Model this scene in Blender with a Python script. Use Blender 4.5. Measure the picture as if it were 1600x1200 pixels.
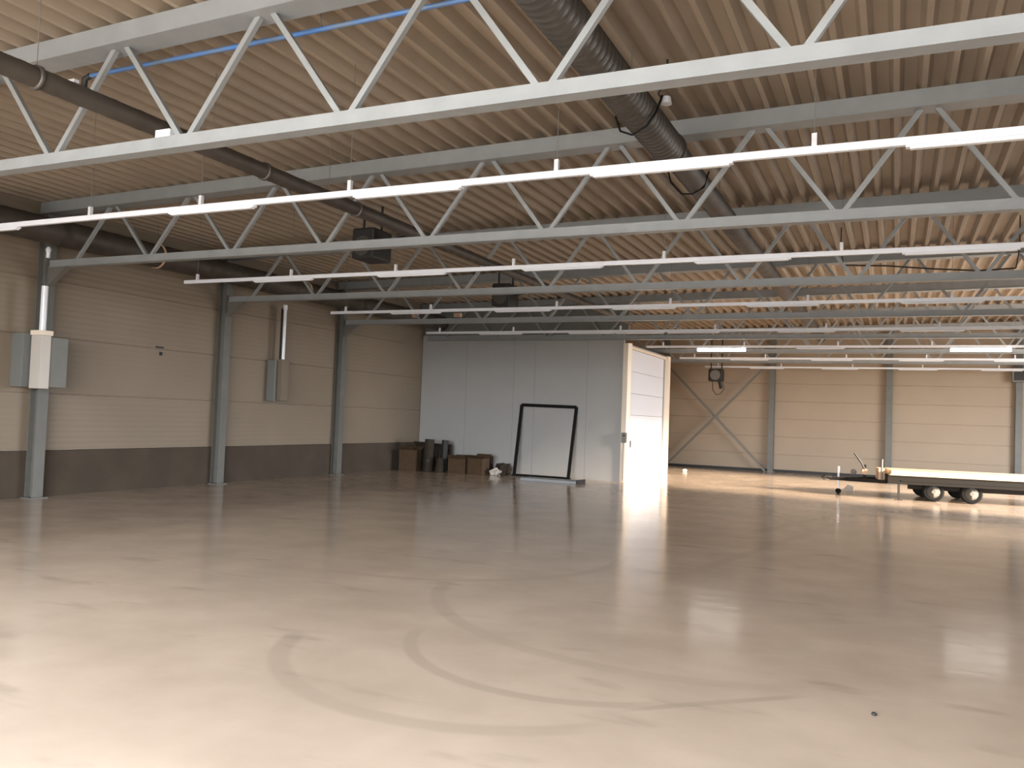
import bpy, bmesh, math, random
from mathutils import Vector, Matrix
random.seed(7)
S = bpy.context.scene
for o in list(bpy.data.objects): bpy.data.objects.remove(o)
COL = S.collection

# ------------------------------------------------------------------ camera
F_PX = 1309.22
cam_d = bpy.data.cameras.new('camera'); cam = bpy.data.objects.new('camera', cam_d); COL.objects.link(cam)
cam_d.sensor_width = 36.0; cam_d.lens = 36.0 * F_PX / 1600.0
cam_d.clip_start = 0.05; cam_d.clip_end = 300
def vp(px, py): return Vector((px-800, -(py-600), -F_PX)).normalized()
ax_x = -vp(-2050, 545); ax_y = vp(1400, 674); ax_z = ax_x.cross(ax_y).normalized(); ax_y = ax_z.cross(ax_x)
R = Matrix((ax_x, ax_y, ax_z))
cam.matrix_world = Matrix.Translation((0, 0, 1.7)) @ R.to_4x4()
S.camera = cam

# ------------------------------------------------------------------ light and exposure
S.view_settings.view_transform = 'Standard'; S.view_settings.look = 'None'
S.view_settings.gamma = 1.0; S.view_settings.use_curve_mapping = False
S.view_settings.exposure = 0.0
S.cycles.max_bounces = 10; S.cycles.diffuse_bounces = 8; S.cycles.glossy_bounces = 4
S.cycles.sample_clamp_indirect = 8.0; S.cycles.caustics_reflective = False; S.cycles.caustics_refractive = False
SKY = 24.0
w = bpy.data.worlds.new('sky'); S.world = w; w.use_nodes = True
nt = w.node_tree; nt.nodes.clear()
out = nt.nodes.new('ShaderNodeOutputWorld'); bg = nt.nodes.new('ShaderNodeBackground')
tc = nt.nodes.new('ShaderNodeTexCoord'); sp = nt.nodes.new('ShaderNodeSeparateXYZ'); cr = nt.nodes.new('ShaderNodeValToRGB')
ma = nt.nodes.new('ShaderNodeMath'); ma.operation = 'MULTIPLY_ADD'; ma.inputs[1].default_value = 0.5; ma.inputs[2].default_value = 0.5
nt.links.new(tc.outputs['Generated'], sp.inputs[0]); nt.links.new(sp.outputs['Z'], ma.inputs[0]); nt.links.new(ma.outputs[0], cr.inputs[0])
e = cr.color_ramp.elements
e[0].position = 0.0; e[0].color = (0.27, 0.26, 0.25, 1)
e[1].position = 0.49; e[1].color = (0.31, 0.30, 0.29, 1)
q = e.new(0.51); q.color = (0.95, 0.97, 1.0, 1)
q = e.new(1.0); q.color = (0.62, 0.78, 1.0, 1)
nt.links.new(cr.outputs[0], bg.inputs[0]); bg.inputs[1].default_value = SKY; nt.links.new(bg.outputs[0], out.inputs[0])

def light(name, kind, loc, rot, **kw):
    d = bpy.data.lights.new(name, kind); o = bpy.data.objects.new(name, d); COL.objects.link(o)
    o.location = loc; o.rotation_euler = rot
    for k, v in kw.items(): setattr(d, k, v)
    return o
sun_dir = Vector((-1.0, 0.23, -0.27)).normalized()      # low warm sun through the open bay on the right
sun = light('sun', 'SUN', (20, 22, 6), (0, 0, 0), energy=28.0, angle=math.radians(10), color=(1.0, 0.80, 0.60))
sun.rotation_euler = sun_dir.to_track_quat('-Z', 'Y').to_euler()
XL, XR, YF, YB = -13.6, 8.0, -2.5, 33.0          # left, right, front, back inner wall faces
BAY_Y0, BAY_Y1, BAY_Z = 19.2, 27.6, 4.7          # open bay in the right wall
GATE_X0, GATE_X1, GATE_Z = -9.6, 2.6, 4.8        # open gate in the front wall, behind the viewer
def portal(name, loc, rot, sx, sy):
    o = light(name, 'AREA', loc, rot, energy=1.0, shape='RECTANGLE', size=sx, size_y=sy)
    o.data.cycles.is_portal = True
portal('portal_bay', (XR+0.1, (BAY_Y0+BAY_Y1)/2, BAY_Z/2), (0, math.radians(90), 0), BAY_Z, BAY_Y1-BAY_Y0)
portal('portal_gate', ((GATE_X0+GATE_X1)/2, YF-0.1, GATE_Z/2), (math.radians(90), 0, 0), GATE_X1-GATE_X0, GATE_Z)

# ------------------------------------------------------------------ materials
def mat(name, col, rough=0.6, metal=0.0, noise=0.0, nscale=3.0, bump=0.0, bscale=40.0, spec=0.5, emit=None, estr=0.0, wave=None, col2=None):
    m = bpy.data.materials.new(name); m.use_nodes = True; n = m.node_tree; b = n.nodes['Principled BSDF']
    b.inputs['Base Color'].default_value = (*col, 1); b.inputs['Roughness'].default_value = rough
    b.inputs['Metallic'].default_value = metal; b.inputs['Specular IOR Level'].default_value = spec
    t = n.nodes.new('ShaderNodeTexCoord')
    if noise:
        x = n.nodes.new('ShaderNodeTexNoise'); x.inputs['Scale'].default_value = nscale; x.inputs['Detail'].default_value = 5
        r = n.nodes.new('ShaderNodeValToRGB'); n.links.new(t.outputs['Object'], x.inputs['Vector']); n.links.new(x.outputs['Fac'], r.inputs[0])
        c2 = col2 or tuple(c*(1-noise) for c in col)
        r.color_ramp.elements[0].position = 0.35; r.color_ramp.elements[0].color = (*c2, 1)
        r.color_ramp.elements[1].position = 0.65; r.color_ramp.elements[1].color = (*col, 1)
        n.links.new(r.outputs[0], b.inputs['Base Color'])
    src = None
    if wave:
        wv = n.nodes.new('ShaderNodeTexWave'); wv.wave_type = 'BANDS'; wv.bands_direction = wave[0]
        wv.inputs['Scale'].default_value = wave[1]; wv.inputs['Distortion'].default_value = 0
        n.links.new(t.outputs['Object'], wv.inputs['Vector']); src = wv.outputs['Fac']; bd = wave[2]
    elif bump:
        x = n.nodes.new('ShaderNodeTexNoise'); x.inputs['Scale'].default_value = bscale; x.inputs['Detail'].default_value = 4
        n.links.new(t.outputs['Object'], x.inputs['Vector']); src = x.outputs['Fac']; bd = bump
    if src:
        bp = n.nodes.new('ShaderNodeBump'); bp.inputs['Distance'].default_value = bd; bp.inputs['Strength'].default_value = 0.6
        n.links.new(src, bp.inputs['Height']); n.links.new(bp.outputs[0], b.inputs['Normal'])
    if emit:
        b.inputs['Emission Color'].default_value = (*emit, 1); b.inputs['Emission Strength'].default_value = estr
    return m
M = {}
M['deck'] = mat('deck_paint', (0.345, 0.275, 0.203), 0.5, noise=0.12, nscale=1.2)
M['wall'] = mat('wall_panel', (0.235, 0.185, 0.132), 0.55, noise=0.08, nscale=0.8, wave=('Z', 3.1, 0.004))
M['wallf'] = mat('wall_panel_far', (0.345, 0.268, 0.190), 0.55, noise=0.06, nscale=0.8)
M['plinth'] = mat('concrete_plinth', (0.072, 0.053, 0.036), 0.9, noise=0.22, nscale=1.5, bump=0.003)
M['part'] = mat('partition_white', (0.38, 0.38, 0.37), 0.6, noise=0.04, nscale=1.0)
M['infill'] = mat('grey_infill', (0.20, 0.205, 0.19), 0.7, noise=0.1)
M['steel'] = mat('truss_paint', (0.285, 0.30, 0.30), 0.45, noise=0.10, nscale=4)
M['column'] = mat('column_paint', (0.14, 0.138, 0.122), 0.5, noise=0.12, nscale=4)
M['brace'] = mat('brace_steel', (0.16, 0.15, 0.135), 0.5)
M['white'] = mat('white_enamel', (0.76, 0.78, 0.82), 0.25, spec=0.9)
M['diff'] = mat('diffuser', (0.76, 0.78, 0.81), 0.25)
M['lit'] = mat('lit_diffuser', (0.9, 0.9, 0.9), 0.3, emit=(1.0, 0.95, 0.86), estr=9.0)
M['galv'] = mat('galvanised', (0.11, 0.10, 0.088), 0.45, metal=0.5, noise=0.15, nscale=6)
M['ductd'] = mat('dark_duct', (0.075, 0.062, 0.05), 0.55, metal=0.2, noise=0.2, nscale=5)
M['dark'] = mat('dark_metal', (0.02, 0.019, 0.018), 0.6)
M['black'] = mat('black_frame', (0.006, 0.006, 0.006), 0.7, spec=0.2)
M['blue'] = mat('blue_pipe', (0.05, 0.16, 0.42), 0.4, noise=1, nscale=3.2, col2=(0.12, 0.17, 0.24))
M['cream'] = mat('cream_trim', (0.78, 0.68, 0.56), 0.45)
M['door'] = mat('door_white', (0.66, 0.69, 0.75), 0.4)
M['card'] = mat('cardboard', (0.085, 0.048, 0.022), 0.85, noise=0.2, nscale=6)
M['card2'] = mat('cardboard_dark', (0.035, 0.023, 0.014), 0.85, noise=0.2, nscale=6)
M['wood'] = mat('trailer_boards', (0.62, 0.50, 0.36), 0.6, noise=0.25, nscale=5)
M['tyre'] = mat('tyre_rubber', (0.010, 0.010, 0.010), 0.9, spec=0.15)
M['rim'] = mat('wheel_rim', (0.12, 0.115, 0.105), 0.8, spec=0.15)
M['chassis'] = mat('trailer_chassis', (0.02, 0.018, 0.016), 0.8, spec=0.15)
M['cab'] = mat('enclosure_grey', (0.16, 0.165, 0.155), 0.45)
M['cabw'] = mat('enclosure_white', (0.50, 0.46, 0.41), 0.4)
M['tan'] = mat('tan_box', (0.62, 0.42, 0.28), 0.6)
M['wallr'] = mat('rear_wall_panel', (0.18, 0.14, 0.10), 0.6)
M['plank'] = mat('grey_panel', (0.34, 0.36, 0.37), 0.5)
M['paper'] = mat('crumpled_white', (0.60, 0.56, 0.50), 0.8)

# floor: glossy screed with worn patches and tyre marks (marks are dirt, laid out in room metres)
def floor_mat():
    m = bpy.data.materials.new('floor_screed'); m.use_nodes = True; n = m.node_tree; b = n.nodes['Principled BSDF']; L = n.links.new
    t = n.nodes.new('ShaderNodeTexCoord').outputs['Object']
    def math_(op, a, c=None, d=None, clamp=False):
        k = n.nodes.new('ShaderNodeMath'); k.operation = op; k.use_clamp = clamp
        for i, v in enumerate((a, c, d)):
            if v is None: continue
            if isinstance(v, (int, float)): k.inputs[i].default_value = v
            else: L(v, k.inputs[i])
        return k.outputs[0]
    def noise(scale, detail=4, vec=t, st=None):
        if st:
            mp = n.nodes.new('ShaderNodeMapping'); mp.inputs['Scale'].default_value = st; L(t, mp.inputs[0]); vec = mp.outputs[0]
        k = n.nodes.new('ShaderNodeTexNoise'); k.inputs['Scale'].default_value = scale; k.inputs['Detail'].default_value = detail
        L(vec, k.inputs['Vector']); return k.outputs['Fac']
    s = n.nodes.new('ShaderNodeSeparateXYZ'); L(t, s.inputs[0]); X, Y = s.outputs[0], s.outputs[1]
    def sstep(v, a, c):
        k = n.nodes.new('ShaderNodeMapRange'); k.interpolation_type = 'SMOOTHSTEP'
        k.inputs[1].default_value = a; k.inputs[2].default_value = c; L(v, k.inputs[0]); return k.outputs[0]
    def ring(cx, cy, r, w_, xr, yr):
        dx = math_('SUBTRACT', X, cx); dy = math_('SUBTRACT', Y, cy)
        d = math_('SQRT', math_('ADD', math_('MULTIPLY', dx, dx), math_('MULTIPLY', dy, dy)))
        d = math_('ABSOLUTE', math_('SUBTRACT', d, r)); v = math_('SUBTRACT', 1.0, sstep(d, w_*0.45, w_))
        for src, (a, c) in ((X, xr), (Y, yr)):
            v = math_('MULTIPLY', v, sstep(src, a, a+0.25)); v = math_('MULTIPLY', v, math_('SUBTRACT', 1.0, sstep(src, c-0.25, c)))
        return v
    def seg(x0, y0, x1, y1, w_):
        l = math.hypot(x1-x0, y1-y0); ux, uy = (x1-x0)/l, (y1-y0)/l
        a = math_('ADD', math_('MULTIPLY', math_('SUBTRACT', X, x0), ux), math_('MULTIPLY', math_('SUBTRACT', Y, y0), uy))
        p = math_('ADD', math_('MULTIPLY', math_('SUBTRACT', X, x0), -uy), math_('MULTIPLY', math_('SUBTRACT', Y, y0), ux))
        v = math_('SUBTRACT', 1.0, sstep(math_('ABSOLUTE', p), w_*0.4, w_))
        v = math_('MULTIPLY', v, sstep(a, 0, l*0.2)); return math_('MULTIPLY', v, math_('SUBTRACT', 1.0, sstep(a, l*0.8, l)))
    big = noise(0.35, 5); mid = noise(1.3, 6); streak = noise(1.0, 5, st=(0.9, 2.6, 1))
    r = n.nodes.new('ShaderNodeValToRGB'); L(math_('ADD', math_('MULTIPLY', big, 0.55), math_('MULTIPLY', mid, 0.45)), r.inputs[0])
    r.color_ramp.elements[0].position = 0.36; r.color_ramp.elements[0].color = (0.44, 0.345, 0.26, 1)
    r.color_ramp.elements[1].position = 0.62; r.color_ramp.elements[1].color = (0.56, 0.445, 0.34, 1)
    marks = [(ring(-2.59, 5.59, 1.55, 0.10, (-4.4, -1.4), (3.5, 5.3)), 0.15), (ring(-2.1, 6.1, 1.33, 0.07, (-3.6, -1.2), (4.2, 5.9)), 0.16),
             (ring(-5.2, 9.6, 2.2, 0.10, (-5.4, -2.6), (6.5, 10.5)), 0.12), (ring(-1.6, 8.2, 2.6, 0.10, (-4.3, -0.5), (5.0, 8.0)), 0.10),
             (seg(-1.5, 4.8, -0.45, 5.75, 0.05), 0.22), (seg(-2.6, 18.6, -1.0, 14.0, 0.16), 0.16), (seg(-0.8, 19.0, -2.2, 13.2, 0.16), 0.18),
             (seg(-2.3, 8.6, -0.8, 17.0, 0.12), 0.10)]
    tot = None
    for v, k in marks:
        v = math_('MULTIPLY', v, k); tot = v if tot is None else math_('MAXIMUM', tot, v)
    brk = sstep(mid, 0.30, 0.62); tot = math_('MULTIPLY', tot, math_('ADD', math_('MULTIPLY', brk, 0.7), 0.4))
    blot = math_('MULTIPLY', sstep(streak, 0.60, 0.74), 0.22); tot = math_('ADD', tot, blot, clamp=True)
    mx = n.nodes.new('ShaderNodeMix'); mx.data_type = 'RGBA'; L(tot, mx.inputs[0]); L(r.outputs[0], mx.inputs[6]); mx.inputs[7].default_value = (0.10, 0.085, 0.065, 1)
    L(mx.outputs[2], b.inputs['Base Color'])
    ro = math_('MULTIPLY_ADD', mid, 0.16, 0.06); L(ro, b.inputs['Roughness'])
    b.inputs['Specular IOR Level'].default_value = 0.22
    bp = n.nodes.new('ShaderNodeBump'); bp.inputs['Strength'].default_value = 0.5; bp.inputs['Distance'].default_value = 0.004
    L(noise(1.6, 3, st=(1.2, 3.0, 1)), bp.inputs['Height']); L(bp.outputs[0], b.inputs['Normal'])
    return m
M['floor'] = floor_mat()

# ------------------------------------------------------------------ builders
class MB:
    def __init__(s): s.v = []; s.f = []; s.sm = []
    def add(s, vs, fs, smooth=False):
        k = len(s.v); s.v += [tuple(v) for v in vs]; s.f += [tuple(i+k for i in f) for f in fs]; s.sm += [smooth]*len(fs); return s
    def box(s, a, b, m=None):
        (x0, y0, z0), (x1, y1, z1) = a, b
        vs = [Vector(p) for p in ((x0,y0,z0),(x1,y0,z0),(x1,y1,z0),(x0,y1,z0),(x0,y0,z1),(x1,y0,z1),(x1,y1,z1),(x0,y1,z1))]
        if m: vs = [m @ v for v in vs]
        return s.add(vs, [(0,3,2,1),(4,5,6,7),(0,1,5,4),(1,2,6,5),(2,3,7,6),(3,0,4,7)])
    def bar(s, p, q, wd, h=None, up=(0,0,1)):
        p, q = Vector(p), Vector(q); d = (q-p).normalized(); u = Vector(up)
        if abs(d.dot(u)) > 0.98: u = Vector((0,1,0))
        a = d.cross(u).normalized(); c = a.cross(d); h = h or wd
        vs = []
        for e_ in (p, q):
            for i, j in ((-1,-1),(1,-1),(1,1),(-1,1)): vs.append(e_ + a*i*wd/2 + c*j*h/2)
        return s.add(vs, [(3,2,1,0),(4,5,6,7),(0,1,5,4),(1,2,6,5),(2,3,7,6),(3,0,4,7)])
    def tube(s, pts, r, n=12, caps=True):
        pts = [Vector(p) for p in pts]; k = len(pts); rs = r if isinstance(r, (list, tuple)) else [r]*k
        rings = []; ref = None
        for i, p in enumerate(pts):
            d = (pts[min(i+1, k-1)] - pts[max(i-1, 0)]).normalized()
            if ref is None: ref = Vector((0,0,1)) if abs(d.z) < 0.9 else Vector((1,0,0))
            a = d.cross(ref).normalized(); c = a.cross(d); ref = c
            rings.append([p + (a*math.cos(t*2*math.pi/n) + c*math.sin(t*2*math.pi/n))*rs[i] for t in range(n)])
        vs = [v for rg in rings for v in rg]
        fs = [(i*n+t, i*n+(t+1) % n, (i+1)*n+(t+1) % n, (i+1)*n+t) for i in range(k-1) for t in range(n)]
        s.add(vs, fs, True)
        if caps: s.add(rings[0], [tuple(range(n))[::-1]]); s.add(rings[-1], [tuple(range(n))])
        return s
    def extr(s, poly, axis, a, b):
        # poly: closed loop of 2-D points, extruded along axis from a to b
        def P(u, v, t): return {'x': (t, u, v), 'y': (u, t, v), 'z': (u, v, t)}[axis]
        k = len(poly); vs = [P(u, v, a) for u, v in poly] + [P(u, v, b) for u, v in poly]
        fs = [(i, (i+1) % k, k+(i+1) % k, k+i) for i in range(k)] + [tuple(range(k))[::-1], tuple(range(k, 2*k))]
        return s.add(vs, fs)
    def build(s, name, m, parent=None, bevel=0, loc=None):
        me = bpy.data.meshes.new(name); me.from_pydata(s.v, [], s.f); me.materials.append(m)
        me.polygons.foreach_set('use_smooth', s.sm)
        bm = bmesh.new(); bm.from_mesh(me); bmesh.ops.recalc_face_normals(bm, faces=bm.faces)
        bm.to_mesh(me); bm.free()
        o = bpy.data.objects.new(name, me); COL.objects.link(o)
        if parent:
            o.parent = parent
            if parent.type == 'EMPTY': o.location = -parent.location if not parent.get('_local') else (0,0,0)
        if bevel:
            b = o.modifiers.new('bevel', 'BEVEL'); b.width = bevel; b.segments = 2; b.limit_method = 'ANGLE'
        return o
def thing(name, label, cat, loc=(0,0,0), group=None, local=False, rz=0):
    # local=False: parts are written in room coordinates; local=True: in the thing's own frame
    o = bpy.data.objects.new(name, None); COL.objects.link(o); o.location = loc; o.rotation_euler.z = rz
    o.empty_display_size = 0.2; o['label'] = label; o['category'] = cat
    if group: o['group'] = group
    if local: o['_local'] = 1
    return o
def tag(o, label, cat, group=None):
    o['label'] = label; o['category'] = cat
    if group: o['group'] = group
    return o
def struct(o, label=None):
    o['kind'] = 'structure'
    if label: o['label'] = label
    return o

SL = 0.015
def ztc(x): return 5.10 + SL*(x+1.5)       # underside of the top chords
def zdk(x): return ztc(x) + 0.20           # underside of the roof deck

# ------------------------------------------------------------------ room shell
struct(MB().box((XL-0.3, YF-0.3, -0.2), (XR+0.3, YB+0.3, 0)).build('floor', M['floor']), 'glossy beige screed floor with tyre marks')
pts = []; x = XL; P = 0.265
while x < XR - P:
    for dx, dz in ((0, 0), (0.055, 0), (0.10, 0.105), (0.22, 0.105)): pts.append((x+dx, zdk(x)+dz))
    x += P
pts.append((XR, zdk(x)))
poly = pts + [(XR, zdk(XR)+0.5), (XL, zdk(XL)+0.6)]
struct(MB().extr(poly, 'y', YF, YB).build('ceiling', M['deck']), 'ribbed beige metal roof deck')
def grooved(z0, z1, step, t):              # wall profile: (depth, z), inner face at 0, joints 8 mm deep
    pr = [(-t, z0), (0, z0)]; z = z0 + step
    while z < z1 - 0.1:
        pr += [(0, z-0.012), (-0.014, z-0.006), (-0.014, z+0.006), (0, z+0.012)]; z += step
    return pr + [(0, z1), (-t, z1)]
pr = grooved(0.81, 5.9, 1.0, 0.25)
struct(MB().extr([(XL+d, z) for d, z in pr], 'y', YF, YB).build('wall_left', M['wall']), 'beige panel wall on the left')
struct(MB().box((XL-0.25, YF, 0), (XL+0.012, YB, 0.80)).build('trim_1', M['plinth']), 'dark concrete plinth under the left wall')
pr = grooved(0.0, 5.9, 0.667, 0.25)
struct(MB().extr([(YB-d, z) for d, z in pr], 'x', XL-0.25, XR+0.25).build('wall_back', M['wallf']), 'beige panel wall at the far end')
struct(MB().box((XL, YB-0.03, 0), (XR, YB-0.001, 0.10)).build('trim_2', M['dark']), 'dark base strip of the far wall')
b = MB().box((XR, YF, 0), (XR+0.25, BAY_Y0, 5.95)).box((XR, BAY_Y1, 0), (XR+0.25, YB, 5.95)).box((XR, BAY_Y0, BAY_Z), (XR+0.25, BAY_Y1, 5.95))
struct(b.build('wall_right', M['wallr']))
b = MB().box((XL-0.25, YF-0.25, 0), (GATE_X0, YF, 5.95)).box((GATE_X1, YF-0.25, 0), (XR+0.25, YF, 5.95)).box((GATE_X0, YF-0.25, GATE_Z), (GATE_X1, YF, 5.95))
struct(b.build('wall_front', M['wallr']))

# office block in the far left corner
BX, BY0, BY1, BZ = -6.9, 22.74, 27.3, 3.88
b = MB(); xs = [XL+0.013, -12.0, -10.40, -9.72, -8.08, BX-0.12]
for i in range(len(xs)-1): b.box((xs[i]+(0.004 if i else 0), BY0, 0.0), (xs[i+1]-0.004, BY0+0.12, 4.15))
b.box((XL+0.013, BY0+0.012, 0), (BX-0.12, BY0+0.11, 4.14))
struct(b.build('wall_partition', M['part']), 'white partition wall in the back left corner')
b = MB(); b.extr([(XL+0.013, 4.152), (BX-0.02, 4.152), (BX-0.02, zdk(BX)), (XL+0.013, zdk(XL))], 'y', BY0+0.06, BY0+0.14)
struct(b.build('wall_infill', M['infill']), 'dark grey infill above the white partition')
# side wall with its big white door
DY0, DY1, DZ = 23.10, 26.95, 3.77
b = MB().box((BX-0.15, BY0+0.14, 0), (BX, DY0, BZ)).box((BX-0.15, DY1, 0), (BX, BY1, BZ)).box((BX-0.15, DY0, DZ), (BX, DY1, BZ))
b.box((XL+0.013, BY1-0.12, 0), (BX-0.15, BY1, BZ)).box((XL+0.013, BY0+0.14, BZ-0.1), (BX-0.15, BY1-0.12, BZ))
struct(b.build('wall_block', M['part']), 'side of the white block facing the trailer')
door = MB()
for k in range(6): door.box((BX-0.09, DY0+0.01, 0.004+k*0.628), (BX-0.05, DY1-0.01, 0.623+k*0.628))
dr = struct(door.build('door_1', M['door']), 'wide white sectional door in the side of the block')
MB().box((BX-0.05, DY0+0.25, 0.95), (BX-0.02, DY0+0.30, 1.15)).build('door_handle', M['galv'], dr)
b = MB().box((BX, DY0-0.12, 0), (BX+0.03, DY0, DZ+0.06)).box((BX, DY1, 0), (BX+0.10, DY1+0.32, DZ+0.10)).box((BX, DY0, DZ), (BX+0.03, DY1, DZ+0.06))
struct(b.build('trim_3', M['cream']), 'cream door surround')
b = MB().extr([(BX-0.12, BY0-0.04), (BX+0.02, BY0-0.04), (BX+0.09, BY0+0.05), (BX+0.09, BY0+0.13), (BX-0.12, BY0+0.13)], 'z', 0, 3.9)
struct(b.build('trim_4', M['cream'], bevel=0.004), 'cream corner post of the block')
sw = thing('door_switch', 'small grey door switch box with cable on the cream corner post', 'switch', (BX-0.02, BY0-0.05, 1.1))
MB().box((BX-0.08, BY0-0.12, 1.10), (BX+0.07, BY0-0.041, 1.38)).build('housing', M['cab'], sw, bevel=0.01)
MB().tube([(BX, BY0-0.12, 1.30), (BX, BY0-0.14, 1.30)], 0.025).build('button', M['dark'], sw)
MB().tube([(BX-0.03, BY0-0.07, 1.11), (BX-0.03, BY0-0.055, 0.8), (BX-0.02, BY0-0.055, 0.02)], 0.012, 8).build('cable', M['brace'], sw)

# ------------------------------------------------------------------ columns
def column(name_label, x, y, along, top, foot=True, group=None):
    t = thing('steel_column', name_label, 'column', (x, y, 0), group, local=True)
    w_, f_ = 0.20, 0.016
    b = MB()
    if along == 'x':     # web in the x direction, flanges facing +-x
        b.box((-w_/2, -w_/2, 0.02), (-w_/2+f_, w_/2, top)).box((w_/2-f_, -w_/2, 0.02), (w_/2, w_/2, top)).box((-w_/2+f_, -0.006, 0.02), (w_/2-f_, 0.006, top))
    else:
        b.box((-w_/2, -w_/2, 0.02), (w_/2, -w_/2+f_, top)).box((-w_/2, w_/2-f_, 0.02), (w_/2, w_/2, top)).box((-0.006, -w_/2+f_, 0.02), (0.006, w_/2-f_, top))
    b.build('shaft', M['column'], t)
    MB().box((-0.105 if along == 'x' else -0.16, -0.16 if along == 'x' else -0.105, 0), (0.16, 0.16 if along == 'x' else 0.105, 0.02)).build('base_plate', M['column'], t)
    return t
CX = XL + 0.12
TY = [5.48 + 4.29*k for k in range(7)]
cols = []
lab = [None, 'grey steel wall column nearest the viewer, behind the white enclosure at left', 'grey steel column on the left wall, second from the viewer', 'grey steel column on the left wall nearest the white partition']
for k in (1, 2, 3): cols.append(column(lab[k], CX, TY[k], 'x', ztc(CX)-0.01, group='columns along the left wall'))
fl = [('grey steel column on the far wall, hidden edge against the white block', -8.35), ('grey steel far wall column right of the diagonal bracing', -4.28), ('grey steel far wall column behind the trailer front', -0.24), ('grey steel far wall column at the right edge of the photo', 3.75)]
for l_, x in fl: column(l_, x, YB-0.135, 'y', zdk(x)-0.02, group='columns on the far wall')
br = thing('cross_bracing', 'dark steel rods crossing in an X on the far wall beside the white block', 'bracing', (-6.3, YB-0.2, 0))
MB().bar((-8.25, YB-0.29, 3.95), (-4.45, YB-0.29, 0.02), 0.07, 0.05, up=(0,1,0)).build('brace_rod', M['brace'], br)
MB().bar((-4.45, YB-0.35, 4.05), (-8.25, YB-0.35, 0.02), 0.07, 0.05, up=(0,1,0)).build('brace_rod', M['brace'], br)
jb = thing('junction_box', 'dark box on top of the far wall column at the right edge', 'box', (3.75, YB-0.3, 3.5))
MB().box((3.52, YB-0.42, 3.50), (3.98, YB-0.24, 3.98)).build('housing', M['brace'], jb, bevel=0.01)
MB().box((3.58, YB-0.435, 3.56), (3.92, YB-0.42, 3.92)).build('lid', M['dark'], jb)

# ------------------------------------------------------------------ roof trusses
ords = ['nearest roof truss, its lower chord running across the whole photo near the top', 'second roof truss from the viewer, meeting the first left wall column',
        'third roof truss, meeting the second left wall column', 'fourth roof truss, meeting the third left wall column',
        'fifth roof truss, right above the face of the white partition', 'sixth roof truss, above the middle of the white block', 'farthest roof truss, just before the far wall']
def chord(b, x0, x1, za, zb, y, wd, slope):
    # hat shaped chord: closed box with small outward lips along its lower edge
    for (ya, yb_, a, c) in ((y-wd/2, y+wd/2, za, zb), (y-wd/2-0.02, y-wd/2, za, za+0.008), (y+wd/2, y+wd/2+0.02, za, za+0.008)):
        z0 = (lambda xx: SL*(xx+1.5)) if slope else (lambda xx: 0.0)
        vs = [(x0, ya, a+z0(x0)), (x1, ya, a+z0(x1)), (x1, yb_, a+z0(x1)), (x0, yb_, a+z0(x0)), (x0, ya, c+z0(x0)), (x1, ya, c+z0(x1)), (x1, yb_, c+z0(x1)), (x0, yb_, c+z0(x0))]
        b.add(vs, [(0,3,2,1),(4,5,6,7),(0,1,5,4),(1,2,6,5),(2,3,7,6),(3,0,4,7)])
    return b
for k, y in enumerate(TY):
    t = thing('roof_truss', 'grey steel ' + ords[k], 'truss', (-2.34, y, 3.97), 'roof trusses')
    dz = 0.07 if k == 0 else 0.0
    chord(MB(), XL+0.25, XR-0.02, 3.985, 4.105, y, 0.10, False).build('bottom_chord', M['steel'], t)
    chord(MB(), XL+0.02, XR-0.02, 5.10, 5.295, y, 0.22, True).build('top_chord', M['steel'], t)
    n0 = -0.61 - 1.738*7
    for j in range(0, 13):
        xb = n0 + 1.738*j
        if xb > XR-0.5: break
        for s_ in (-1, 1):
            xt = xb + s_*(0.869-0.075)
            if xt < XL+0.05 or xt > XR-0.1: continue
            MB().bar((xb+s_*0.05, y, 4.09), (xt, y, ztc(xt)+0.01), 0.05, 0.05, up=(0,1,0)).build('diagonal', M['steel'], t)
    if 0 < k < 4:
        MB().extr([(CX+0.10, 3.985), (CX+0.55, 3.985), (CX+0.10, 3.66)], 'y', y-0.05, y+0.05).build('gusset', M['brace'], t)

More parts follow.
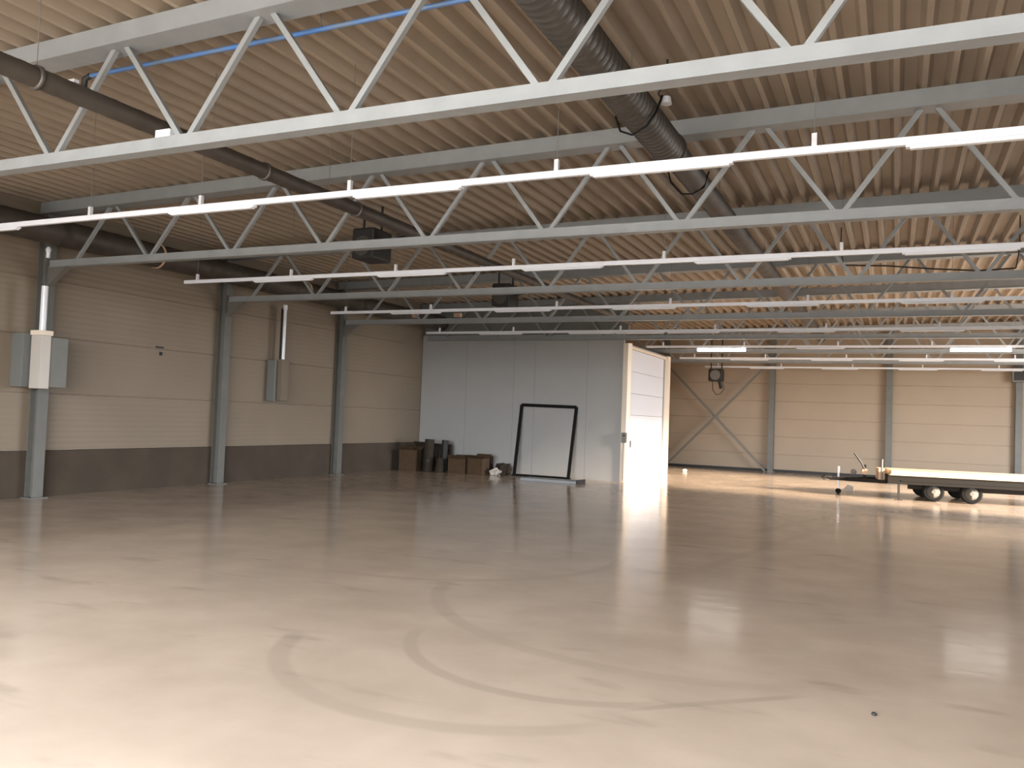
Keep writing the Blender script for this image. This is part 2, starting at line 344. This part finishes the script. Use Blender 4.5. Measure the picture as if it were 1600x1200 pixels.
# ------------------------------------------------------------------ light tracks
RY = [6.95, 11.17, 15.48, 19.75, 23.92, 28.1, 32.25]
tl = ['white light track nearest the viewer, hung between the first and second trusses', 'white light track between the second and third trusses', 'white light track between the third and fourth trusses',
      'white light track just in front of the white partition', 'white light track carrying the two lit lamps', 'white light track behind the one with the lit lamps', 'white light track closest to the far wall']
hx = [[-8.87, -7.10, -5.09, -2.83, -0.63, 1.6, 4.0], [-11.4, -9.3, -7.23, -5.18, -2.92, -0.66, 1.6, 4.0]]
for k, y in enumerate(RY):
    x0 = -11.7 if k < 4 else BX+0.2
    t = thing('light_track', tl[k], 'light track', (-2.0, y, 3.9), 'light tracks under the roof')
    b = MB().box((x0, y-0.022, 3.876), (XR-0.1, y+0.022, 3.93)).box((x0, y-0.027, 3.93), (XR-0.1, y+0.027, 3.935))
    b.build('track_rail', M['white'], t)
    if k == 4: segs = [(-5.2, 1), (-2.53, 0), (1.22, 1), (4.9, 0)]
    else:
        segs = [(-5.04+2.53*j, 0) for j in range(-3 if k < 4 else -1, 6)]
        if k == 0: segs = [s_ for s_ in segs if s_[0] > -9] + [(-11.41, 0)]
        segs = [s_ for s_ in segs if s_[0] > x0 + 0.1 and s_[0] < XR-1.5]
        if k in (3,): segs.append((-6.35, 0))
    for sx, on in segs:
        d = MB().extr([(y-0.024, 3.875), (y+0.024, 3.875), (y+0.03, 3.868), (y+0.03, 3.856), (y-0.03, 3.856), (y-0.03, 3.868)], 'x', sx+0.01, sx+1.25).build('luminaire', M['white'], t)
        if on:
            g = MB().extr([(y-0.04, 3.855), (y+0.04, 3.855), (y+0.055, 3.81), (y+0.03, 3.775), (y-0.03, 3.775), (y-0.055, 3.81)], 'x', sx, sx+1.34).build('diffuser', M['lit'], d)
            g['label'] = 'lit diffuser'
        else:
            MB().extr([(y-0.03, 3.855), (y+0.03, 3.855), (y+0.024, 3.843), (y-0.024, 3.843)], 'x', sx+0.04, sx+1.22).build('diffuser', M['diff'], d)
    for x in (hx[k] if k < 2 else [x_ for x_ in (-11.3, -9.1, -6.2, -3.9, -1.45, 0.8, 3.1, 5.5) if x_ > x0+0.1]):
        MB().box((x-0.02, y-0.02, 3.935), (x+0.02, y+0.02, 4.04)).build('hanger', M['white'], t)
        MB().tube([(x, y, 4.04), (x, y, zdk(x)+0.02)], 0.003, 5).build('hanger_wire', M['brace'], t)

# ------------------------------------------------------------------ ventilation ducts
def duct(x, z, r, y0, y1, ridge=0.10, amp=0.007, n=28):
    pts, rs = [], []; y = y0
    while y < y1:
        for dy, dr in ((0, 0), (ridge*0.66, 0), (ridge*0.76, amp), (ridge*0.9, amp)):
            pts.append((x, y+dy, z)); rs.append(r+dr)
        y += ridge
    return MB().tube(pts, rs, n)
def clamp_band(x, y, z, r): return MB().tube([(x, y-0.02, z), (x, y-0.02+1e-4, z), (x, y+0.02, z), (x, y+0.02+1e-4, z)], [r*0.9, r+0.014, r+0.014, r*0.9], 28, False)
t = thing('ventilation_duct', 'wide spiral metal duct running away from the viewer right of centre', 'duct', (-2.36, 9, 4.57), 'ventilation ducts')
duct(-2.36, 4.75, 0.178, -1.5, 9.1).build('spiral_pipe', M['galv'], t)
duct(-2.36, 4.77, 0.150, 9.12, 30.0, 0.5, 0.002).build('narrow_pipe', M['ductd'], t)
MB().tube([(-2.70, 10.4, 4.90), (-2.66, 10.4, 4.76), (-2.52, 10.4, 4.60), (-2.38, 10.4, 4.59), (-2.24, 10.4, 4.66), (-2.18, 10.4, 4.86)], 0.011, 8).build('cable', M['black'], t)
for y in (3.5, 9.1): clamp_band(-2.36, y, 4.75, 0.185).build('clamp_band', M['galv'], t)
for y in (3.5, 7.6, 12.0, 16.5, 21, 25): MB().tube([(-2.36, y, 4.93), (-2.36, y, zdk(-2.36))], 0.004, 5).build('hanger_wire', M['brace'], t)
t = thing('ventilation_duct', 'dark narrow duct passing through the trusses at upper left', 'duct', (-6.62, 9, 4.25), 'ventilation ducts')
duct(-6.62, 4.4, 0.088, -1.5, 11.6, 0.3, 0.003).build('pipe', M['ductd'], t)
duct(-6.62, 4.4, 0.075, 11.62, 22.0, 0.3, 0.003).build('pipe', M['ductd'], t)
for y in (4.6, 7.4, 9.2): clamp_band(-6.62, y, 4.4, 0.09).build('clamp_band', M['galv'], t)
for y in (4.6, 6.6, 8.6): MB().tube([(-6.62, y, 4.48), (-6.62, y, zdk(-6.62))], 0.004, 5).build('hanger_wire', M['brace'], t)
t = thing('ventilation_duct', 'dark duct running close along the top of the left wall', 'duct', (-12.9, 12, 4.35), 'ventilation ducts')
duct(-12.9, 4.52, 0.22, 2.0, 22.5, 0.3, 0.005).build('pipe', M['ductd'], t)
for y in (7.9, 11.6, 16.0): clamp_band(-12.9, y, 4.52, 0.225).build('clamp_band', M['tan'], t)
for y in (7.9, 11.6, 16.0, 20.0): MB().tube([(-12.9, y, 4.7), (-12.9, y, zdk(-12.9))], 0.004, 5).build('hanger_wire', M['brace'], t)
# heaters hung in the duct runs
def heater(label, x, y, z):
    t = thing('duct_heater', label, 'heater', (x, y, z), None, local=True)
    MB().box((-0.22, -0.28, 0.0), (0.22, 0.28, 0.52)).build('housing', M['dark'], t, bevel=0.03)
    MB().tube([(0, -0.30, 0.21), (0, -0.285, 0.21)], 0.17, 20).build('fan_guard', M['galv'], t)
    MB().tube([(0.24, 0, 0.3), (0.5, 0, 0.34), (0.9, 0.1, 0.42)], 0.05, 10).build('side_pipe', M['dark'], t)
    for sx in (-0.18, 0.18): MB().box((sx-0.015, -0.015, 0.52), (sx+0.015, 0.015, zdk(x)-z)).build('hanger', M['dark'], t)
heater('dark box heater hung behind the second truss beside the narrow duct', -8.2, 11.9, 4.27)
heater('dark unit hung from the roof above the white partition, seen behind the third truss', -8.25, 17.4, 4.22)
t = thing('fan_heater', 'black fan unit with dangling cable hung in front of the cross bracing', 'heater', (-6.1, 31.7, 3.1))
MB().box((-6.42, 31.5, 3.32), (-5.90, 31.9, 3.78)).build('housing', M['dark'], t, bevel=0.04)
MB().tube([(-6.16, 31.49, 3.55), (-6.16, 31.46, 3.55)], 0.19, 20).build('fan_guard', M['brace'], t)
MB().tube([(-6.02, 31.6, 3.34), (-5.95, 31.6, 3.05)], 0.06, 10).build('nozzle', M['dark'], t)
MB().tube([(-6.3, 31.7, 3.33), (-6.28, 31.7, 3.0), (-6.15, 31.7, 2.82), (-5.98, 31.7, 2.86), (-5.86, 31.7, 3.05), (-5.92, 31.7, 3.33)], 0.014, 8).build('cable', M['dark'], t)
for x in (-6.36, -5.96): MB().box((x-0.02, 31.68, 3.78), (x+0.02, 31.72, zdk(x)+0.01)).build('hanger', M['dark'], t)

# blue pipe, sensors and small fittings under the roof
bp_ = thing('water_pipe', 'thin blue pipe under the roof behind the nearest truss', 'pipe', (-5, 5.75, 4.98))
MB().tube([(-7.45, 5.75, 4.98), (-5.0, 5.75, 4.99), (-1.0, 5.75, 5.03)], 0.022, 10).build('pipe', M['blue'], bp_)
MB().tube([(-7.45, 5.75, 4.98), (-7.53, 5.75, 4.96), (-7.54, 5.75, 4.86), (-7.50, 5.75, 4.78), (-7.42, 5.75, 4.77)], 0.03, 10).build('elbow', M['dark'], bp_)
for x in (-6.3, -4.6, -3.2): MB().tube([(x, 5.75, 4.99), (x, 5.75, zdk(x)+0.02)], 0.004, 5).build('hanger_wire', M['brace'], bp_)
sn = thing('roof_sensor', 'small white sensor with looped black cable beside the wide spiral duct', 'sensor', (-2.14, 8.0, 4.9))
MB().tube([(-2.13, 8.05, 4.86), (-2.13, 8.05, 4.93)], [0.055, 0.045], 16).build('housing', M['white'], sn)
MB().tube([(-2.17, 8.05, 4.90), (-2.2, 8.0, 4.96), (-2.13, 8.05, 5.1), (-2.13, 8.05, zdk(-2.1)+0.02)], 0.01, 8).build('bracket', M['dark'], sn)
MB().tube([(-2.16, 8.0, 4.93), (-2.16, 7.8, 4.70), (-2.24, 7.75, 4.55), (-2.38, 7.75, 4.48), (-2.50, 7.75, 4.53), (-2.57, 7.8, 4.70)], 0.011, 8).build('cable', M['black'], sn)
jn = tag(MB().box((-6.16, 5.44, 4.107), (-5.98, 5.53, 4.18)).build('junction_box', M['white'], bevel=0.008), 'small white box sitting on the lower chord of the nearest truss', 'box')
lt = thing('pipe_clamp', 'pale metal clamp around the dark duct at upper left', 'clamp', (-6.75, 5.0, 4.5))
MB().box((-7.02, 4.95, 4.50), (-6.62, 5.0, 4.53)).build('strap', M['white'], lt)
MB().box((-7.04, 4.93, 4.49), (-6.90, 5.02, 4.56)).build('foot', M['white'], lt)
for x, xw, l_ in ((-12.3, 0.16, 'small tan box under the roof, left of the other tan box'), (-10.95, 0.2, 'small tan box under the roof above the partition, right one of two')):
    t = thing('junction_box', l_, 'box', (x, 20.1, 4.40), 'tan boxes under the roof')
    MB().box((x-xw/2, 20.05, 4.38), (x+xw/2, 20.15, 4.48)).build('housing', M['tan'], t)
    MB().tube([(x, 20.1, 4.48), (x, 20.1, zdk(x)+0.01)], 0.006, 6).build('hanger_wire', M['brace'], t)
cw = tag(MB().tube([(-13.16, 9.55, 4.107), (-13.16, 9.55, 4.20), (-13.16, 9.55, 4.25), (-13.16, 9.55, 4.30)], [0.035, 0.035, 0.05, 0.02], 12).build('roof_sensor', M['white']), 'small white knob standing on the second truss beside the first left column', 'sensor')

rc = tag(MB().tube([(-0.9, 15.9, 4.62), (-0.2, 15.9, 4.58), (0.5, 15.9, 4.50), (1.2, 15.9, 4.44), (1.75, 15.9, 4.46)], 0.014, 8).tube([(-0.9, 15.9, 4.62), (-0.95, 15.9, 4.9), (-0.95, 15.9, 5.3)], 0.010, 8).tube([(1.75, 15.9, 4.46), (1.8, 15.9, 4.8), (1.8, 15.9, 5.34)], 0.010, 8).build('roof_cable', M['dark']), 'dark drooping cable under the roof at right, between the second and third light tracks', 'cable')

# ------------------------------------------------------------------ wall enclosures
def enclosure(label, x0, x1, y, d, z0, z1, ctop, cr_):
    t = thing('electrical_enclosure', label, 'enclosure', (XL, y, z0), 'enclosures on the left wall')
    MB().box((XL+0.002, y-0.32, z0+0.02), (x0-0.03, y-0.02, z1-0.03)).build('side_box', M['cab'], t, bevel=0.01)
    MB().box((x0, y-0.20, z0), (x1, y-0.02, z1-0.06)).build('cover', M['cabw'], t, bevel=0.008)
    MB().box((x0-0.01, y-0.215, z1-0.06), (x1+0.01, y-0.0, z1+0.02)).build('cap', M['cream'], t)
    MB().box((x0+0.02, y-0.02, z0+0.03), (x1-0.02, y+0.32, z1-0.08)).build('shaded_side', M['infill'], t, bevel=0.008)  # dark grey paints in the shade on the enclosure's room-facing side
    xm = (x0+x1)/2
    MB().tube([(xm, y-0.1, z1+0.02), (xm, y-0.1, ctop)], cr_, 16).build('conduit', M['white'], t)
    MB().box((x0-0.035, y-0.12, z1-0.3), (x0+0.001, y-0.05, z1-0.2)).build('wall_bracket', M['column'], t)
enclosure('white and grey enclosure with thick white conduit in front of the nearest column', -13.28, -13.02, 9.62, 0.3, 1.88, 2.84, 3.62, 0.055)
t = thing('electrical_enclosure', 'grey enclosure with thin conduit between the second and third left columns', 'enclosure', (XL, 15.9, 1.86), 'enclosures on the left wall')
MB().box((XL+0.013, 15.62, 1.86), (-13.34, 15.98, 2.84)).build('side_box', M['cab'], t, bevel=0.01)
MB().box((-13.34, 15.70, 1.88), (-13.20, 15.95, 2.86)).build('cover', M['wallr'], t, bevel=0.01)
MB().tube([(-13.28, 15.8, 2.86), (-13.28, 15.8, 4.05)], 0.04, 14).build('conduit', M['white'], t)
MB().tube([(-13.28, 15.8, 4.05), (-13.28, 15.8, 4.16)], 0.055, 14).build('conduit_cap', M['white'], t)
MB().box((-13.45, 15.86, 2.83), (-13.39, 15.92, 4.1)).build('rear_rail', M['dark'], t)
ol = tag(MB().box((XL+0.001, 12.32, 2.83), (XL+0.03, 12.50, 2.86)).box((XL+0.001, 12.42, 2.68), (XL+0.03, 12.47, 2.75)).build('wall_outlet', M['dark']), 'tiny dark fitting on the beige left wall between the first two columns', 'fitting')

# ------------------------------------------------------------------ leaning frame, floor panel and clutter by the partition
fr = thing('door_frame', 'black rectangular frame leaning against the white partition', 'frame', (-9.2, 22.26, 0))
A, B_, C_, D_ = Vector((-10.06, 22.26, 0.03)), Vector((-8.38, 22.26, 0.03)), Vector((-8.36, 22.68, 2.05)), Vector((-10.08, 22.68, 2.07))
for nm, p, q in (('side_rail', A, D_), ('side_rail', B_, C_), ('top_rail', D_, C_), ('bottom_rail', A, B_)):
    MB().bar(p, q, 0.05 if nm == 'bottom_rail' else 0.085, 0.05, up=(0, 1, 0.2)).build(nm, M['black'], fr)
for p in (A, B_): MB().box((p.x-0.06, p.y-0.06, 0), (p.x+0.06, p.y+0.05, 0.04)).build('foot', M['black'], fr)
pl = thing('floor_panel', 'flat grey panel lying on the floor in front of the leaning black frame', 'panel', (-8.4, 21.1, 0), local=True, rz=-0.02)
MB().box((-0.82, -0.28, 0.0), (0.80, 0.28, 0.07)).build('sheet', M['plank'], pl, bevel=0.005)
MB().box((0.80, -0.30, 0.0), (0.84, 0.30, 0.10)).build('end_strip', M['dark'], pl)

def carton(label, x, y, z, sx, sy, sz, rz, m, flaps=True, group='cartons by the partition'):
    t = thing('cardboard_box', label, 'box', (x, y, z), group, local=True, rz=rz)
    th = 0.006; b = MB().box((-sx/2, -sy/2, 0), (sx/2, sy/2, th))
    b.box((-sx/2, -sy/2, th), (-sx/2+th, sy/2, sz)).box((sx/2-th, -sy/2, th), (sx/2, sy/2, sz)).box((-sx/2+th, -sy/2, th), (sx/2-th, -sy/2+th, sz)).box((-sx/2+th, sy/2-th, th), (sx/2-th, sy/2, sz))
    b.build('body', m, t)
    for s_ in ((-1, 1) if flaps else ()):
        a = math.radians(random.uniform(20, 60))
        MB().bar((0, s_*(sy/2), sz), (0, s_*(sy/2+math.cos(a)*sy*0.4), sz+math.sin(a)*sy*0.4), sx, th, up=(0,0,1)).build('flap', m, t)
    if not flaps: MB().box((-sx/2, -sy/2, sz), (sx/2, sy/2, sz+th)).build('lid', m, t)
    return t
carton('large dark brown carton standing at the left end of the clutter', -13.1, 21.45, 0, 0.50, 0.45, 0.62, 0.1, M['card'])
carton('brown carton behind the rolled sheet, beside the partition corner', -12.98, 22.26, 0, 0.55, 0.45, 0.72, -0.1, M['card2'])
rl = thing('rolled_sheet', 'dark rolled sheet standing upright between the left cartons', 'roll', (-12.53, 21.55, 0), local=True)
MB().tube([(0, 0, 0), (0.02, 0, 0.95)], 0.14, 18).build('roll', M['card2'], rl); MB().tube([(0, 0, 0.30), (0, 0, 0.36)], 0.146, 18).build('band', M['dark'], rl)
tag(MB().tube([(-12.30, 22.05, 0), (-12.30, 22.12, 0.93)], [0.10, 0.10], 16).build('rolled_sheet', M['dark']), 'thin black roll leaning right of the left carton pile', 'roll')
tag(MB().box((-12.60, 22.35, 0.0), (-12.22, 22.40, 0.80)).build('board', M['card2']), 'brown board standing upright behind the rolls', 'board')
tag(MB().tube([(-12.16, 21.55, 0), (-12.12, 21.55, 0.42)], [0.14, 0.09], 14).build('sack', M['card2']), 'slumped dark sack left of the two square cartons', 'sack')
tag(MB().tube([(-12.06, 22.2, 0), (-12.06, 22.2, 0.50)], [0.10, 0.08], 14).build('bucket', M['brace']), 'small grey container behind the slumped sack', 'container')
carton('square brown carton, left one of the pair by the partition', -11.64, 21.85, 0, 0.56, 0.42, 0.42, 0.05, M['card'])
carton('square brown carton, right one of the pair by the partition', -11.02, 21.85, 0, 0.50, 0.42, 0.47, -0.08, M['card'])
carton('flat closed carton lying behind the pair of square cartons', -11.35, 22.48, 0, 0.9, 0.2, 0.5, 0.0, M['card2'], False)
def blob(label, name, cat, x, y, r, m, sq=0.6):
    bm = bmesh.new(); bmesh.ops.create_icosphere(bm, subdivisions=3, radius=r)
    for v in bm.verts:
        k = 1 + 0.22*math.sin(v.co.x*31+1)*math.cos(v.co.y*27)+0.12*math.sin(v.co.z*45); v.co *= k; v.co.z = max(v.co.z*sq, -r*sq*0.75)
    me = bpy.data.meshes.new(name); bm.to_mesh(me); bm.free(); me.materials.append(m)
    o = bpy.data.objects.new(name, me); COL.objects.link(o); o.location = (x, y, r*sq*0.75); return tag(o, label, cat)
blob('crumpled pale bundle on the floor right of the cartons', 'crumpled_paper', 'paper', -10.52, 21.95, 0.16, M['paper'], 0.7)
blob('dark brown heap of packaging behind the pale bundle', 'packaging_heap', 'rubbish', -10.5, 22.42, 0.24, M['card2'], 0.8)
blob('small dark scrap on the floor near the foot of the black frame', 'scrap', 'rubbish', -10.26, 21.9, 0.09, M['card2'], 0.6)
blob('tiny white scrap on the bright floor right of the block', 'scrap', 'rubbish', -6.75, 29.5, 0.10, M['paper'], 0.6)
blob('tiny dark stone on the floor at the lower right', 'pebble', 'stone', -0.09, 5.55, 0.014, M['dark'], 0.7)

# ------------------------------------------------------------------ trailer
tr = thing('flatbed_trailer', 'low flatbed trailer with twin axles and pale board deck parked at right', 'trailer', (1.28, 23.10, 0), local=True, rz=math.radians(7))
# own frame: x along the trailer (drawbar at -x), y = 0 on the near side, width 2 m
W_, x0, x1 = 2.0, -1.45, 3.9
MB().box((x0, 0.0, 0.40), (x1, 0.06, 0.60)).box((x0, W_-0.06, 0.40), (x1, W_, 0.60)).box((x0, 0.06, 0.40), (x0+0.06, W_-0.06, 0.58)).box((x1-0.06, 0.06, 0.40), (x1, W_-0.06, 0.58)).box((-0.9, 0.06, 0.40), (-0.8, W_-0.06, 0.5)).box((2.0, 0.06, 0.40), (2.1, W_-0.06, 0.5)).box((x0, -0.015, 0.585), (x1, 0, 0.61)).box((x0+0.3, -0.012, 0.47), (x1, 0, 0.50)).build('frame', M['chassis'], tr)
b = MB()
for j in range(10): b.box((x0+0.05, 0.07+j*0.187, 0.60), (x1-0.3, 0.07+j*0.187+0.18, 0.63))
b.build('deck_boards', M['wood'], tr)
MB().box((x0+0.1, 0.25, 0.63), (2.2, W_-0.2, 0.72)).build('loading_board', M['wood'], tr)
MB().box((-0.95, 0.36, 0.27), (x1, 0.42, 0.40)).build('side_skirt', M['chassis'], tr)
def wheel(xw, yw, sgn):
    wl = MB().tube([(xw, yw-0.09, 0.245), (xw, yw-0.075, 0.245), (xw, yw+0.075, 0.245), (xw, yw+0.09, 0.245)], [0.21, 0.245, 0.245, 0.21], 28).build('wheel', M['tyre'], tr)
    ye = yw + sgn*0.093
    MB().tube([(xw, ye, 0.245), (xw, ye+sgn*0.004, 0.245), (xw, ye-sgn*0.02, 0.245)], [0.15, 0.145, 0.11], 24).build('rim', M['rim'], wl)
    MB().tube([(xw, ye-sgn*0.02, 0.245), (xw, ye+sgn*0.02, 0.245)], 0.045, 14).build('hub', M['brace'], wl)
for xw in (-0.40, 0.44):
    wheel(xw, 0.22, -1); wheel(xw, W_-0.22, 1)
    MB().tube([(xw, 0.3, 0.26), (xw, W_-0.3, 0.26)], 0.03, 10).build('axle', M['chassis'], tr)
MB().bar((x0, 0.35, 0.42), (x0-0.9, W_/2-0.04, 0.40), 0.07, 0.09).bar((x0, W_-0.35, 0.42), (x0-0.9, W_/2+0.04, 0.40), 0.07, 0.09).bar((x0-0.85, W_/2, 0.40), (x0-1.30, W_/2, 0.40), 0.08).build('drawbar', M['chassis'], tr)
MB().tube([(x0-1.25, W_/2, 0.42), (x0-1.40, W_/2, 0.45), (x0-1.48, W_/2, 0.38)], 0.05, 12).build('coupling', M['dark'], tr)
MB().tube([(x0-1.08, W_/2+0.1, 0.06), (x0-1.08, W_/2+0.1, 0.72)], 0.028, 10).build('jockey_post', M['white'], tr)
MB().tube([(x0-1.08, W_/2+0.05, 0.07), (x0-1.08, W_/2+0.15, 0.07)], 0.07, 16).build('jockey_wheel', M['tyre'], tr)
MB().bar((x0-0.45, W_/2, 0.43), (x0-0.45, W_/2, 0.80), 0.07).build('winch_post', M['chassis'], tr)
MB().tube([(x0-0.45, W_/2-0.12, 0.62), (x0-0.45, W_/2+0.12, 0.62)], 0.08, 16).build('winch_drum', M['tan'], tr)
MB().tube([(x0-0.45, W_/2-0.1, 0.66), (x0-0.55, W_/2-0.12, 0.86), (x0-0.72, W_/2-0.12, 1.10)], 0.022, 8).build('winch_handle', M['dark'], tr)
MB().tube([(x0-0.72, W_/2-0.12, 0.60), (x0-0.72, W_/2+0.02, 0.60)], 0.07, 12).build('roller', M['dark'], tr)
MB().tube([(x0-0.1, 0.4, 0.45), (x0-0.1, 0.4, 0.98)], 0.025, 8).build('stake', M['brace'], tr)
MB().box((x0-0.15, W_/2-0.35, 0.45), (x0+0.0, W_/2+0.3, 0.74)).build('headboard', M['tan'], tr)
MB().bar((-0.85-0.35, 0.03, 0.40), (-0.85-0.35, 0.03, 0.0), 0.05).box((-1.28, -0.02, 0.0), (-1.12, 0.09, 0.012)).build('support_leg', M['dark'], tr)
bl = thing('wheel_chock', 'small pale block on the floor beside the trailer coupling', 'block', (-1.2, 25.6, 0), local=True)
MB().extr([(-0.14, 0), (0.14, 0), (0.14, 0.10), (0.0, 0.16)], 'y', -0.08, 0.08).build('wedge', M['brace'], bl)

for o in bpy.data.objects:
    if '_local' in o: del o['_local']
